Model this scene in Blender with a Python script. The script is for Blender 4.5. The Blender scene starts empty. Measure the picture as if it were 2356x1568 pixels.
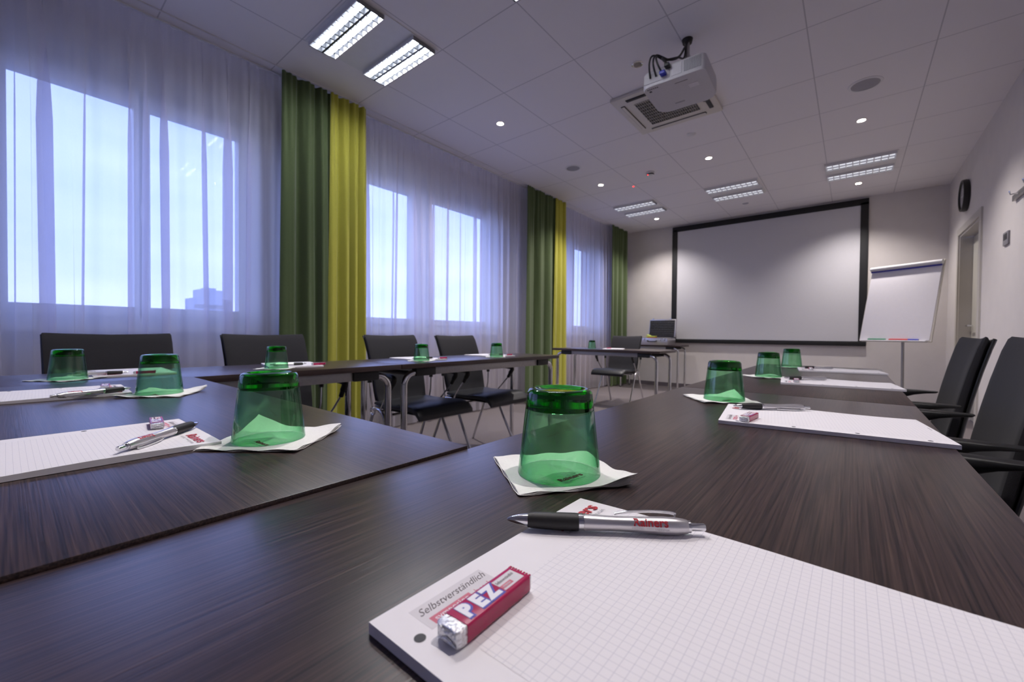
import bpy, bmesh, math, random
from mathutils import Vector, Matrix
PI = math.pi
S = bpy.context.scene
COL = S.collection
H = 2.805          # ceiling height
TZ = 0.74          # table height
rnd = random.Random(7)

# ------------------------------------------------------------------ camera
cam = bpy.data.cameras.new('camera')
cam.sensor_width = 36.0
cam.lens = 955.0 / 2356.0 * 36.0
cam.clip_start = 0.01
cam.clip_end = 2000
cam.dof.use_dof = True
cam.dof.focus_distance = 0.46
cam.dof.aperture_fstop = 10
co = bpy.data.objects.new('camera', cam)
COL.objects.link(co)
Rr = ((0.7733179681, 0.6339518205, 0.0091874582), (-0.0170985493, 0.0063674977, 0.9998335334), (-0.6337877876, 0.7733463287, -0.0157637569))
m = Matrix(((Rr[0][0], Rr[1][0], -Rr[2][0], 0), (Rr[0][1], Rr[1][1], -Rr[2][1], 0), (Rr[0][2], Rr[1][2], -Rr[2][2], 0), (0, 0, 0, 1)))
co.matrix_world = Matrix.Translation((0, 0, 0.891)) @ m
S.camera = co

# ------------------------------------------------------------------ world, exposure
S.view_settings.view_transform = 'Standard'
S.view_settings.look = 'None'
S.view_settings.gamma = 1
S.view_settings.use_curve_mapping = False
S.view_settings.exposure = 1.3
SKY = 2.0
w = bpy.data.worlds.new('dusk_sky')
S.world = w
w.use_nodes = True
nt = w.node_tree
nt.nodes.clear()
N = nt.nodes.new
out = N('ShaderNodeOutputWorld'); bg = N('ShaderNodeBackground'); tc = N('ShaderNodeTexCoord')
mp = N('ShaderNodeMapping'); mp.inputs['Scale'].default_value = (1.2, 1.2, 5)
no = N('ShaderNodeTexNoise'); no.inputs['Scale'].default_value = 1.7; no.inputs['Detail'].default_value = 5
cr = N('ShaderNodeValToRGB'); cr.color_ramp.elements[0].color = (0.26, 0.355, 0.88, 1); cr.color_ramp.elements[1].color = (0.42, 0.51, 1.0, 1)
cr.color_ramp.elements[0].position = 0.3; cr.color_ramp.elements[1].position = 0.7
sx = N('ShaderNodeSeparateXYZ'); hr = N('ShaderNodeValToRGB')
hr.color_ramp.elements[0].position = 0.46; hr.color_ramp.elements[0].color = (0.12, 0.12, 0.15, 1)
hr.color_ramp.elements[1].position = 0.5; hr.color_ramp.elements[1].color = (1.12, 1.06, 1.0, 1)
e = hr.color_ramp.elements.new(0.75); e.color = (0.85, 0.9, 1.0, 1)
ma = N('ShaderNodeMath'); ma.operation = 'MULTIPLY_ADD'; ma.inputs[1].default_value = 0.5; ma.inputs[2].default_value = 0.5
mx = N('ShaderNodeMix'); mx.data_type = 'RGBA'; mx.blend_type = 'MULTIPLY'; mx.inputs['Factor'].default_value = 1
L = nt.links.new
L(tc.outputs['Generated'], mp.inputs['Vector']); L(mp.outputs[0], no.inputs['Vector']); L(no.outputs['Fac'], cr.inputs[0])
L(tc.outputs['Generated'], sx.inputs[0]); L(sx.outputs['Z'], ma.inputs[0]); L(ma.outputs[0], hr.inputs[0])
L(cr.outputs[0], mx.inputs['A']); L(hr.outputs[0], mx.inputs['B']); L(mx.outputs['Result'], bg.inputs['Color'])
bg.inputs['Strength'].default_value = SKY
L(bg.outputs[0], out.inputs['Surface'])

# ------------------------------------------------------------------ materials
def mat(name, col=(0.8, 0.8, 0.8), rough=0.6, metal=0.0, spec=0.5, noise=0.0, nscale=60, bump=0.0, emit=None, estr=0.0, sheen=0.0):
    m_ = bpy.data.materials.new(name); m_.use_nodes = True
    t = m_.node_tree; b = t.nodes['Principled BSDF']
    b.inputs['Base Color'].default_value = (*col, 1); b.inputs['Roughness'].default_value = rough
    b.inputs['Metallic'].default_value = metal; b.inputs['Specular IOR Level'].default_value = spec
    if sheen: b.inputs['Sheen Weight'].default_value = sheen
    if emit: b.inputs['Emission Color'].default_value = (*emit, 1); b.inputs['Emission Strength'].default_value = estr
    if noise or bump:
        c = t.nodes.new('ShaderNodeTexCoord'); n = t.nodes.new('ShaderNodeTexNoise')
        n.inputs['Scale'].default_value = nscale; n.inputs['Detail'].default_value = 4
        t.links.new(c.outputs['Object'], n.inputs['Vector'])
        if noise:
            r = t.nodes.new('ShaderNodeValToRGB')
            r.color_ramp.elements[0].color = (*[x * (1 - noise) for x in col], 1); r.color_ramp.elements[1].color = (*[min(1, x * (1 + noise)) for x in col], 1)
            r.color_ramp.elements[0].position = 0.3; r.color_ramp.elements[1].position = 0.7
            t.links.new(n.outputs['Fac'], r.inputs[0]); t.links.new(r.outputs[0], b.inputs['Base Color'])
        if bump:
            u = t.nodes.new('ShaderNodeBump'); u.inputs['Strength'].default_value = bump; u.inputs['Distance'].default_value = 0.001
            t.links.new(n.outputs['Fac'], u.inputs['Height']); t.links.new(u.outputs[0], b.inputs['Normal'])
    return m_

M = {}
M['wall'] = mat('wall_paint', (0.66, 0.62, 0.60), 0.85, noise=0.02, nscale=8)
M['base'] = mat('skirting', (0.13, 0.11, 0.12), 0.6, noise=0.05)
M['white'] = mat('white_plastic', (0.72, 0.71, 0.72), 0.45, noise=0.02, nscale=20)
M['frame'] = mat('window_white', (0.66, 0.67, 0.70), 0.4, noise=0.02, nscale=12)
M['cream'] = mat('cream_plastic', (0.66, 0.62, 0.56), 0.5, noise=0.02, nscale=12)
M['dark'] = mat('dark_slot', (0.035, 0.035, 0.04), 0.6, noise=0.1)
M['black'] = mat('black_plastic', (0.012, 0.012, 0.013), 0.45, noise=0.2, nscale=200)
M['fabric'] = mat('black_fabric', (0.016, 0.015, 0.019), 0.9, noise=0.25, nscale=500, bump=0.4, sheen=0.05)
M['seatfab'] = mat('seat_leather', (0.014, 0.015, 0.019), 0.42, noise=0.15, nscale=300, bump=0.15)
M['chrome'] = mat('chrome', (0.72, 0.72, 0.74), 0.12, 1.0, noise=0.03, nscale=30)
M['alu'] = mat('brushed_aluminium', (0.40, 0.39, 0.39), 0.45, 1.0, noise=0.05, nscale=80)
M['silver'] = mat('satin_silver', (0.62, 0.60, 0.62), 0.28, 0.85, noise=0.02, nscale=50)
M['grip'] = mat('rubber_grip', (0.012, 0.011, 0.012), 0.55, noise=0.2, nscale=400)
M['greendrape'] = mat('green_drape', (0.085, 0.122, 0.046), 0.9, noise=0.12, nscale=240, bump=0.3, sheen=0.2)
M['yellowdrape'] = mat('yellow_drape', (0.47, 0.45, 0.06), 0.88, noise=0.08, nscale=240, bump=0.3, sheen=0.2)
M['screenframe'] = mat('screen_frame', (0.006, 0.006, 0.008), 0.6, noise=0.1)
M['screen'] = mat('screen_cloth', (0.62, 0.61, 0.64), 0.8, noise=0.01, nscale=60)
M['paperwhite'] = mat('paper_white', (0.80, 0.77, 0.80), 0.75, noise=0.01, nscale=40)
M['napkin'] = mat('napkin_paper', (0.84, 0.82, 0.80), 0.9, noise=0.02, nscale=300, bump=0.5)
M['redink'] = mat('red_ink', (0.45, 0.015, 0.03), 0.6, noise=0.03)
M['darkink'] = mat('dark_ink', (0.10, 0.08, 0.09), 0.7, noise=0.03)
M['greyink'] = mat('grey_ink', (0.45, 0.43, 0.46), 0.7, noise=0.03)
M['wrapper'] = mat('magenta_wrapper', (0.40, 0.007, 0.075), 0.22, noise=0.05, nscale=150)
M['foil'] = mat('foil', (0.80, 0.80, 0.82), 0.22, 1.0, noise=0.05, nscale=400, bump=2.0)
M['blueink'] = mat('blue_ink', (0.05, 0.05, 0.38), 0.4, noise=0.03)
M['whiteink'] = mat('white_ink', (0.80, 0.78, 0.84), 0.4, noise=0.02)
M['patch'] = mat('patch_print', (0.66, 0.63, 0.66), 0.7, noise=0.02)
M['pinkprint'] = mat('pink_print', (0.58, 0.16, 0.22), 0.7, noise=0.04)
M['red'] = mat('red_plastic', (0.55, 0.03, 0.03), 0.4, noise=0.04)
M['green'] = mat('green_plastic', (0.02, 0.22, 0.10), 0.4, noise=0.04)
M['blue'] = mat('blue_plastic', (0.02, 0.03, 0.40), 0.4, noise=0.04)
M['lime'] = mat('lime_card', (0.62, 0.70, 0.12), 0.7, noise=0.04)
M['orange'] = mat('orange_card', (0.75, 0.25, 0.08), 0.7, noise=0.04)
M['grille'] = mat('speaker_grille', (0.34, 0.33, 0.36), 0.7, noise=0.1, nscale=300)
M['tube'] = mat('lit_tube', (1, 1, 1), 0.5, emit=(0.93, 0.95, 1.0), estr=26.0)
M['tubeglow'] = mat('unlit_tube_glow', (0.9, 0.9, 0.95), 0.5, emit=(0.9, 0.93, 1.0), estr=0.30)  # weak emission imitates light reflected in the unlit louvres
M['halogen'] = mat('halogen', (1, 1, 1), 0.5, emit=(1.0, 0.86, 0.72), estr=25.0)
M['louvre'] = mat('louvre_mirror', (0.85, 0.86, 0.9), 0.18, 1.0, noise=0.02)
M['reflector'] = mat('reflector_satin', (0.10, 0.11, 0.14), 0.35, 0.5, noise=0.02)
M['fin'] = mat('louvre_fin', (0.035, 0.038, 0.045), 0.4, 0.0, noise=0.02)
M['projwhite'] = mat('projector_white', (0.54, 0.52, 0.55), 0.45, noise=0.02)
M['whitefin'] = mat('white_fin', (0.85, 0.86, 0.9), 0.5, noise=0.02)
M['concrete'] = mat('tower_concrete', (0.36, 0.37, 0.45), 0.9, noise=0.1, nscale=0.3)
M['ground'] = mat('city_ground', (0.12, 0.12, 0.12), 1.0, noise=0.3, nscale=0.05)
M['doorleaf'] = mat('door_laminate', (0.55, 0.53, 0.47), 0.5, noise=0.03, nscale=5)
M['beige'] = mat('door_casing', (0.50, 0.47, 0.43), 0.5, noise=0.03, nscale=5)
M['radiator'] = mat('radiator_paint', (0.50, 0.44, 0.42), 0.5, noise=0.03, nscale=5)

def gridmat(name, base, line, step, width, offx, offy, rough=0.8, bump=None):
    m_ = bpy.data.materials.new(name); m_.use_nodes = True
    t = m_.node_tree; b = t.nodes['Principled BSDF']; b.inputs['Roughness'].default_value = rough
    c = t.nodes.new('ShaderNodeTexCoord'); s = t.nodes.new('ShaderNodeSeparateXYZ'); t.links.new(c.outputs['Object'], s.inputs[0])
    def ln(o, off):
        a = t.nodes.new('ShaderNodeMath'); a.operation = 'ADD'; a.inputs[1].default_value = -off + 1000 * step
        f = t.nodes.new('ShaderNodeMath'); f.operation = 'MODULO'; f.inputs[1].default_value = step
        g = t.nodes.new('ShaderNodeMath'); g.operation = 'LESS_THAN'; g.inputs[1].default_value = width
        t.links.new(o, a.inputs[0]); t.links.new(a.outputs[0], f.inputs[0]); t.links.new(f.outputs[0], g.inputs[0]); return g.outputs[0]
    mxx = t.nodes.new('ShaderNodeMath'); mxx.operation = 'MAXIMUM'
    t.links.new(ln(s.outputs['X'], offx), mxx.inputs[0]); t.links.new(ln(s.outputs['Y'], offy), mxx.inputs[1])
    q = t.nodes.new('ShaderNodeMix'); q.data_type = 'RGBA'; q.inputs['A'].default_value = (*base, 1); q.inputs['B'].default_value = (*line, 1)
    t.links.new(mxx.outputs[0], q.inputs['Factor']); t.links.new(q.outputs['Result'], b.inputs['Base Color'])
    if bump:
        n = t.nodes.new('ShaderNodeTexNoise'); n.inputs['Scale'].default_value = bump
        u = t.nodes.new('ShaderNodeBump'); u.inputs['Strength'].default_value = 0.3; u.inputs['Distance'].default_value = 0.001
        t.links.new(c.outputs['Object'], n.inputs['Vector']); t.links.new(n.outputs['Fac'], u.inputs['Height']); t.links.new(u.outputs[0], b.inputs['Normal'])
    return m_
M['ceiling'] = gridmat('ceiling_tiles', (0.80, 0.77, 0.79), (0.52, 0.50, 0.53), 0.64, 0.007, -0.2535, 2.5165, 0.9, 300)
M['page'] = gridmat('squared_paper', (0.80, 0.77, 0.80), (0.60, 0.58, 0.64), 0.005, 0.00028, 0, 0, 0.75)

def carpet():
    m_ = mat('carpet', (0.17, 0.145, 0.145), 1.0, noise=0.35, nscale=220, bump=1.0); return m_
M['carpet'] = carpet()

def wood():
    m_ = bpy.data.materials.new('wenge_laminate'); m_.use_nodes = True
    t = m_.node_tree; b = t.nodes['Principled BSDF']; n = t.nodes.new; l = t.links.new
    c = n('ShaderNodeTexCoord'); mp_ = n('ShaderNodeMapping'); mp_.inputs['Scale'].default_value = (4, 300, 300)
    n1 = n('ShaderNodeTexNoise'); n1.inputs['Scale'].default_value = 2.2; n1.inputs['Detail'].default_value = 3
    r = n('ShaderNodeValToRGB'); E_ = r.color_ramp.elements
    E_[0].position = 0.35; E_[0].color = (0.014, 0.009, 0.010, 1); E_[1].position = 0.62; E_[1].color = (0.055, 0.033, 0.029, 1)
    x = E_.new(0.80); x.color = (0.088, 0.056, 0.045, 1)
    l(c.outputs['Object'], mp_.inputs['Vector']); l(mp_.outputs[0], n1.inputs['Vector']); l(n1.outputs['Fac'], r.inputs[0]); l(r.outputs[0], b.inputs['Base Color'])
    u = n('ShaderNodeBump'); u.inputs['Strength'].default_value = 0.25; u.inputs['Distance'].default_value = 0.0004
    l(n1.outputs['Fac'], u.inputs['Height']); l(u.outputs[0], b.inputs['Normal'])
    b.inputs['Roughness'].default_value = 0.30; b.inputs['Specular IOR Level'].default_value = 0.55
    return m_
M['wood'] = wood()
M['woodedge'] = mat('wenge_edge', (0.012, 0.009, 0.009), 0.4, noise=0.2)

def sheer():
    m_ = bpy.data.materials.new('sheer_voile'); m_.use_nodes = True
    t = m_.node_tree; t.nodes.clear(); n = t.nodes.new; l = t.links.new
    o = n('ShaderNodeOutputMaterial'); tr = n('ShaderNodeBsdfTransparent'); tr.inputs[0].default_value = (0.97, 0.96, 1, 1)
    d = n('ShaderNodeBsdfDiffuse'); d.inputs[0].default_value = (0.80, 0.77, 0.80, 1); ts = n('ShaderNodeBsdfTranslucent'); ts.inputs[0].default_value = (0.85, 0.83, 0.88, 1)
    m1 = n('ShaderNodeMixShader'); m1.inputs[0].default_value = 0.7; m2 = n('ShaderNodeMixShader')
    c = n('ShaderNodeTexCoord'); no_ = n('ShaderNodeTexNoise'); no_.inputs['Scale'].default_value = 500
    r = n('ShaderNodeMapRange'); r.inputs['To Min'].default_value = 0.60; r.inputs['To Max'].default_value = 0.70
    l(c.outputs['Object'], no_.inputs['Vector']); l(no_.outputs['Fac'], r.inputs[0]); l(r.outputs[0], m2.inputs[0])
    l(d.outputs[0], m1.inputs[1]); l(ts.outputs[0], m1.inputs[2]); l(tr.outputs[0], m2.inputs[1]); l(m1.outputs[0], m2.inputs[2]); l(m2.outputs[0], o.inputs[0])
    return m_
M['sheer'] = sheer()

def schlick(t, f0):
    n = t.nodes.new; l = t.links.new
    lw = n('ShaderNodeLayerWeight'); lw.inputs[0].default_value = 0.5; p = n('ShaderNodeMath'); p.operation = 'POWER'; p.inputs[1].default_value = 5
    q = n('ShaderNodeMath'); q.operation = 'MULTIPLY_ADD'; q.inputs[1].default_value = 1 - f0; q.inputs[2].default_value = f0
    l(lw.outputs['Facing'], p.inputs[0]); l(p.outputs[0], q.inputs[0]); return q

def clearpane():
    m_ = bpy.data.materials.new('window_glass'); m_.use_nodes = True
    t = m_.node_tree; t.nodes.clear(); n = t.nodes.new; l = t.links.new
    o = n('ShaderNodeOutputMaterial'); tr = n('ShaderNodeBsdfTransparent'); tr.inputs[0].default_value = (0.93, 0.96, 0.95, 1)
    g = n('ShaderNodeBsdfGlossy'); g.inputs['Roughness'].default_value = 0.01; f = schlick(t, 0.03)
    mx_ = n('ShaderNodeMixShader'); l(f.outputs[0], mx_.inputs[0]); l(tr.outputs[0], mx_.inputs[1]); l(g.outputs[0], mx_.inputs[2]); l(mx_.outputs[0], o.inputs[0])
    return m_
M['pane'] = clearpane()

def greenglass():
    m_ = bpy.data.materials.new('green_glass'); m_.use_nodes = True
    t = m_.node_tree; b = t.nodes['Principled BSDF']; n = t.nodes.new; l = t.links.new
    b.inputs['Transmission Weight'].default_value = 1.0; b.inputs['Roughness'].default_value = 0.0; b.inputs['IOR'].default_value = 1.47
    b.inputs['Base Color'].default_value = (1, 1, 1, 1)
    v = n('ShaderNodeVolumeAbsorption'); v.inputs['Color'].default_value = (0.02, 0.87, 0.20, 1); v.inputs['Density'].default_value = 220
    l(v.outputs[0], t.nodes['Material Output'].inputs['Volume'])
    return m_
M['glass'] = greenglass()
def thinglass():
    m_ = bpy.data.materials.new('green_glass_wall'); m_.use_nodes = True
    t = m_.node_tree; t.nodes.clear(); n = t.nodes.new; l = t.links.new
    o = n('ShaderNodeOutputMaterial'); tr = n('ShaderNodeBsdfTransparent'); g = n('ShaderNodeBsdfGlossy'); g.inputs['Roughness'].default_value = 0.0
    f = schlick(t, 0.06)
    lw = n('ShaderNodeLayerWeight'); lw.inputs[0].default_value = 0.5; pw = n('ShaderNodeMath'); pw.operation = 'POWER'; pw.inputs[1].default_value = 2.5
    mc_ = n('ShaderNodeMix'); mc_.data_type = 'RGBA'; mc_.inputs['A'].default_value = (0.76, 0.955, 0.81, 1); mc_.inputs['B'].default_value = (0.12, 0.52, 0.30, 1)
    mx_ = n('ShaderNodeMixShader')
    l(lw.outputs['Facing'], pw.inputs[0]); l(pw.outputs[0], mc_.inputs['Factor']); l(mc_.outputs['Result'], tr.inputs[0])
    l(f.outputs[0], mx_.inputs[0]); l(tr.outputs[0], mx_.inputs[1]); l(g.outputs[0], mx_.inputs[2]); l(mx_.outputs[0], o.inputs[0])
    return m_
M['glasswall'] = thinglass()

# ------------------------------------------------------------------ mesh builder
class MB:
    def __init__(self): self.bm = bmesh.new()
    def box(self, c, s, rot=None, bev=0.0):
        r = bmesh.ops.create_cube(self.bm, size=1.0)['verts']
        mt = Matrix.Translation(c) @ (rot.to_4x4() if rot else Matrix()) @ Matrix.Diagonal((*s, 1))
        bmesh.ops.transform(self.bm, matrix=mt, verts=r)
        if bev:
            ed = list({e_ for v_ in r for e_ in v_.link_edges})
            bmesh.ops.bevel(self.bm, geom=ed, offset=bev, segments=2, affect='EDGES', profile=0.6)
        return self
    def b2(self, x0, x1, y0, y1, z0, z1, bev=0.0):
        return self.box(((x0 + x1) / 2, (y0 + y1) / 2, (z0 + z1) / 2), (abs(x1 - x0), abs(y1 - y0), abs(z1 - z0)), None, bev)
    def ring_sweep(self, rings, closed_ring=True, caps=True, loop=False):
        vs = [[self.bm.verts.new(p) for p in r] for r in rings]
        n = len(vs[0]); k = len(vs)
        for i in range(k if loop else k - 1):
            A, B = vs[i], vs[(i + 1) % k]
            for j in range(n if closed_ring else n - 1):
                self.bm.faces.new((A[j], A[(j + 1) % n], B[(j + 1) % n], B[j]))
        if caps and not loop and closed_ring:
            self.bm.faces.new(list(reversed(vs[0]))); self.bm.faces.new(vs[-1])
        return self
    def tube(self, pts, r, n=10, loop=False, flat=1.0):
        pts = [Vector(p) for p in pts]; k = len(pts); rings = []
        up = None
        for i, p in enumerate(pts):
            if loop: d = (pts[(i + 1) % k] - pts[i - 1]).normalized()
            else: d = (pts[min(i + 1, k - 1)] - pts[max(i - 1, 0)]).normalized()
            if up is None:
                up = Vector((0, 0, 1)) if abs(d.z) < 0.9 else Vector((1, 0, 0))
            a = d.cross(up).normalized(); b_ = a.cross(d).normalized(); up = b_
            rr = r[i] if isinstance(r, (list, tuple)) else r
            rings.append([p + (a * math.cos(2 * PI * j / n) + b_ * flat * math.sin(2 * PI * j / n)) * rr for j in range(n)])
        return self.ring_sweep(rings, loop=loop)
    def lathe(self, prof, n=48, c=(0, 0, 0), axis='z', caps=True, loop=False):
        rings = []
        for r, z in prof:
            rg = []
            for j in range(n):
                a = 2 * PI * j / n; x, y = max(r, 1e-5) * math.cos(a), max(r, 1e-5) * math.sin(a)
                p = (x, y, z) if axis == 'z' else ((z, x, y) if axis == 'x' else (y, z, x))
                rg.append(Vector(p) + Vector(c))
            rings.append(rg)
        return self.ring_sweep(rings, caps=caps, loop=loop)
    def prism(self, pts, z0, z1):
        a = [self.bm.verts.new((x, y, z0)) for x, y in pts]; b_ = [self.bm.verts.new((x, y, z1)) for x, y in pts]
        n = len(pts)
        self.bm.faces.new(list(reversed(a))); self.bm.faces.new(b_)
        for i in range(n): self.bm.faces.new((a[i], a[(i + 1) % n], b_[(i + 1) % n], b_[i]))
        return self
    def pad(self, path, th, hw, cz=0.0, curl=0.0, ncs=20, taper=None):
        """cushion swept along path (x,z); section across y is a rounded slab; curl pushes the edges forward (+x)"""
        k = len(path); rings = []
        for i, (x, z) in enumerate(path):
            x0, z0 = path[max(i - 1, 0)]; x1, z1 = path[min(i + 1, k - 1)]
            d = Vector((x1 - x0, 0, z1 - z0)).normalized(); nrm = Vector((-d.z, 0, d.x))
            t_ = th[i] if isinstance(th, (list, tuple)) else th
            h_ = hw[i] if isinstance(hw, (list, tuple)) else hw
            rg = []
            for j in range(ncs):
                a = 2 * PI * j / ncs; ca, sa = math.cos(a), math.sin(a)
                yy = h_ * math.copysign(abs(ca) ** 0.28, ca); tt = 0.5 * t_ * math.copysign(abs(sa) ** 0.5, sa)
                f = (yy / max(h_, 1e-6)) ** 2
                rg.append(Vector((x, yy, z)) + nrm * tt + Vector((curl * f, 0, cz * f * (i / (k - 1)) ** 3)))
            rings.append(rg)
        return self.ring_sweep(rings)
    def build(self, name, material, parent=None, smooth=True, loc=None, angle=40):
        me = bpy.data.meshes.new(name)
        bmesh.ops.recalc_face_normals(self.bm, faces=self.bm.faces)
        self.bm.to_mesh(me); self.bm.free()
        mats = material if isinstance(material, list) else [material]
        for q in mats: me.materials.append(q)
        if smooth:
            for p in me.polygons: p.use_smooth = True
            me.set_sharp_from_angle(angle=math.radians(angle))
        o = bpy.data.objects.new(name, me); COL.objects.link(o)
        if parent: o.parent = parent
        if loc: o.location = loc
        return o

def thing(name, label, cat, loc=(0, 0, 0), rz=0.0, group=None):
    o = bpy.data.objects.new(name, None); COL.objects.link(o); o.empty_display_size = 0.1
    o.location = loc; o.rotation_euler = (0, 0, rz)
    return tag(o, label, cat, group)
def tag(o, label=None, cat=None, group=None, kind=None):
    if label: o['label'] = label
    if cat: o['category'] = cat
    if group: o['group'] = group
    if kind: o['kind'] = kind
    return o
def struct(o, label=None):
    o['kind'] = 'structure'
    if label: o['label'] = label
    return o
def copy_tree(o, parent=None):
    c = o.copy(); COL.objects.link(c); c.parent = parent
    for ch in list(o.children): copy_tree(ch, c)
    return c
def place(proto, first, loc, rz, label, group=None):
    o = proto if first else copy_tree(proto)
    o.location = loc; o.rotation_euler = (0, 0, rz); o['label'] = label
    if group: o['group'] = group
    return o
def text(name, s, size, material, parent, loc, rot=(0, 0, 0), ext=0.00008, off=0.0, shear=0.0, align='CENTER', sx_=1.0):
    cu = bpy.data.curves.new(name, 'FONT'); cu.body = s; cu.size = size; cu.extrude = ext; cu.offset = off; cu.shear = shear
    cu.align_x = align; cu.align_y = 'CENTER'; cu.resolution_u = 3
    t = bpy.data.objects.new(name + '_tmp', cu); COL.objects.link(t)
    dg = bpy.context.evaluated_depsgraph_get(); dg.update()
    me = bpy.data.meshes.new_from_object(t.evaluated_get(dg)); bpy.data.objects.remove(t); bpy.data.curves.remove(cu)
    me.name = name; me.materials.clear(); me.materials.append(material)
    if sx_ != 1.0: me.transform(Matrix.Diagonal((sx_, 1, 1, 1)))
    o = bpy.data.objects.new(name, me); COL.objects.link(o); o.parent = parent; o.location = loc; o.rotation_euler = rot
    return o
def lerp(a, b_, t): return a + (b_ - a) * t

# ------------------------------------------------------------------ room shell
XL, XR, YB, YF = -3.60, 0.905, -2.6, 7.42
struct(MB().b2(XL - 0.25, XR + 0.6, YB - 0.2, YF + 0.2, -0.1, 0.0).build('floor', M['carpet'], smooth=False), 'grey-brown carpet floor')
struct(MB().b2(XL - 0.25, XR + 0.2, YB - 0.2, YF + 0.2, H, H + 0.1).build('ceiling', M['ceiling'], smooth=False), 'suspended ceiling of pale square tiles')
struct(MB().b2(XL - 0.25, XR + 0.2, YF, YF + 0.15, 0, H).build('wall_far', M['wall'], smooth=False), 'pale wall behind the projection screen')
struct(MB().b2(XL - 0.25, XR + 0.2, YB - 0.15, YB, 0, H).build('wall_back', M['wall'], smooth=False), 'pale wall behind the camera')
# windows: (y0, y1, [panes])
ZS, ZT = 0.92, 2.60
WIN = [(-2.35, -0.35, [(-2.25, -1.40), (-1.30, -0.45)]),
       (-0.08, 1.29, [(0.01, 0.53), (0.61, 1.12)]),
       (1.68, 4.03, [(1.84, 2.71), (2.97, 3.85)]),
       (4.90, 6.66, [(5.05, 5.72), (6.00, 6.50)])]
wl = MB(); y = YB
for y0, y1, _ in WIN:
    wl.b2(XL - 0.25, XL, y, y0, 0, H); wl.b2(XL - 0.25, XL, y0, y1, 0, ZS); wl.b2(XL - 0.25, XL, y0, y1, ZT, H); y = y1
wl.b2(XL - 0.25, XL, y, YF, 0, H)
struct(wl.build('wall_left', M['wall'], smooth=False), 'window wall behind the curtains')
for i, (y0, y1, panes) in enumerate(WIN):
    f = MB(); X0, X1 = XL - 0.08, XL - 0.01
    f.b2(X0, X1, y0, y1, ZS, 1.045); f.b2(X0, X1, y0, y1, 2.345, ZT)
    ys = [y0] + [q for p in panes for q in p] + [y1]
    for k in range(0, len(ys), 2): f.b2(X0, X1, ys[k], ys[k + 1], 1.045, 2.345)
    for a, b_ in panes:      # raised sash frame
        for (p, q, r_, s_) in ((a - 0.055, b_ + 0.055, 0.985, 1.045), (a - 0.055, b_ + 0.055, 2.345, 2.425), (a - 0.055, a, 1.045, 2.345), (b_, b_ + 0.055, 1.045, 2.345)):
            f.b2(X1, X1 + 0.018, p, q, r_, s_)
    wf = struct(f.build('window_%d' % (i + 1), M['frame'], smooth=False), 'white framed two-casement window')
    MB().b2(XL - 0.05, XL - 0.045, y0 + 0.03, y1 - 0.03, 1.02, 2.37).build('glass_pane', M['pane'], wf, smooth=False)
    g = MB()
    for a, b_ in panes: g.b2(X1 + 0.0005, X1 + 0.004, a - 0.06, b_ + 0.06, 2.426, 2.436)
    g.build('sash_gap_shade', M['dark'], wf, smooth=False)  # dark strip on the frame stands in for the shadow above each sash
    MB().b2(XL - 0.01, XL + 0.10, y0 - 0.03, y1 + 0.03, ZS - 0.035, ZS, 0.006).build('window_sill', M['white'], wf)
    h = MB()
    mid = (panes[0][1] + panes[1][0]) / 2
    h.b2(X1 + 0.018, X1 + 0.05, mid - 0.01, mid + 0.01, 1.66, 1.70, 0.003); h.b2(X1 + 0.045, X1 + 0.058, mid - 0.012, mid + 0.012, 1.60, 1.72, 0.004)
    h.build('window_handle', M['white'], wf)
    # radiator under the sill
    if i > 0:
        rad = thing('radiator', ['', 'ribbed radiator under the nearest window, behind the chairs by the sheer curtain', 'ribbed radiator under the middle window', 'ribbed radiator under the farthest window'][i], 'radiator', (XL + 0.08, (y0 + y1) / 2, 0), 0, 'radiators under the windows')
        Lr = (y1 - y0) - 0.35
        MB().b2(-0.04, 0.03, -Lr / 2, Lr / 2, 0.14, 0.66, 0.008).build('panel', M['radiator'], rad)
        q = MB(); n = int(Lr / 0.06)
        for k in range(n): q.b2(0.03, 0.042, -Lr / 2 + 0.02 + k * 0.06, -Lr / 2 + 0.055 + k * 0.06, 0.17, 0.63, 0.004)
        q.build('ribs', M['radiator'], rad)
        for yy in (-Lr / 2 + 0.1, Lr / 2 - 0.13): MB().b2(-0.03, 0.0, yy, yy + 0.03, 0, 0.14).build('foot', M['radiator'], rad)
# right wall with the door opening
DY0, DY1, DZ = 5.74, 6.72, 2.03
wr = MB(); wr.b2(XR, XR + 0.15, YB, DY0, 0, H); wr.b2(XR, XR + 0.15, DY1, YF, 0, H); wr.b2(XR, XR + 0.15, DY0, DY1, DZ, H)
struct(wr.build('wall_right', M['wall'], smooth=False), 'pale wall on the right with the door')
dc = MB()
dc.b2(XR - 0.014, XR, DY0 - 0.075, DY0, 0, DZ + 0.07); dc.b2(XR - 0.014, XR, DY1, DY1 + 0.075, 0, DZ + 0.07); dc.b2(XR - 0.014, XR, DY0, DY1, DZ, DZ + 0.07)
dc.b2(XR, XR + 0.15, DY0, DY0 + 0.02, 0, DZ - 0.02); dc.b2(XR, XR + 0.15, DY1 - 0.02, DY1, 0, DZ - 0.02); dc.b2(XR, XR + 0.15, DY0, DY1, DZ - 0.02, DZ)
door = struct(dc.build('door_1', M['beige'], smooth=False), 'beige door frame in the right wall')
MB().b2(XR + 0.10, XR + 0.14, DY0 + 0.03, DY1 - 0.025, 0.01, DZ - 0.03, 0.003).build('door_leaf', M['doorleaf'], door)
hg = MB()
for z in (0.25, 1.05, 1.82): hg.lathe([(0.0, z - 0.05), (0.011, z - 0.05), (0.011, z + 0.05), (0.0, z + 0.05)], 10, (XR + 0.095, DY0 + 0.035, 0))
hg.build('hinge', M['alu'], door)
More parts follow.
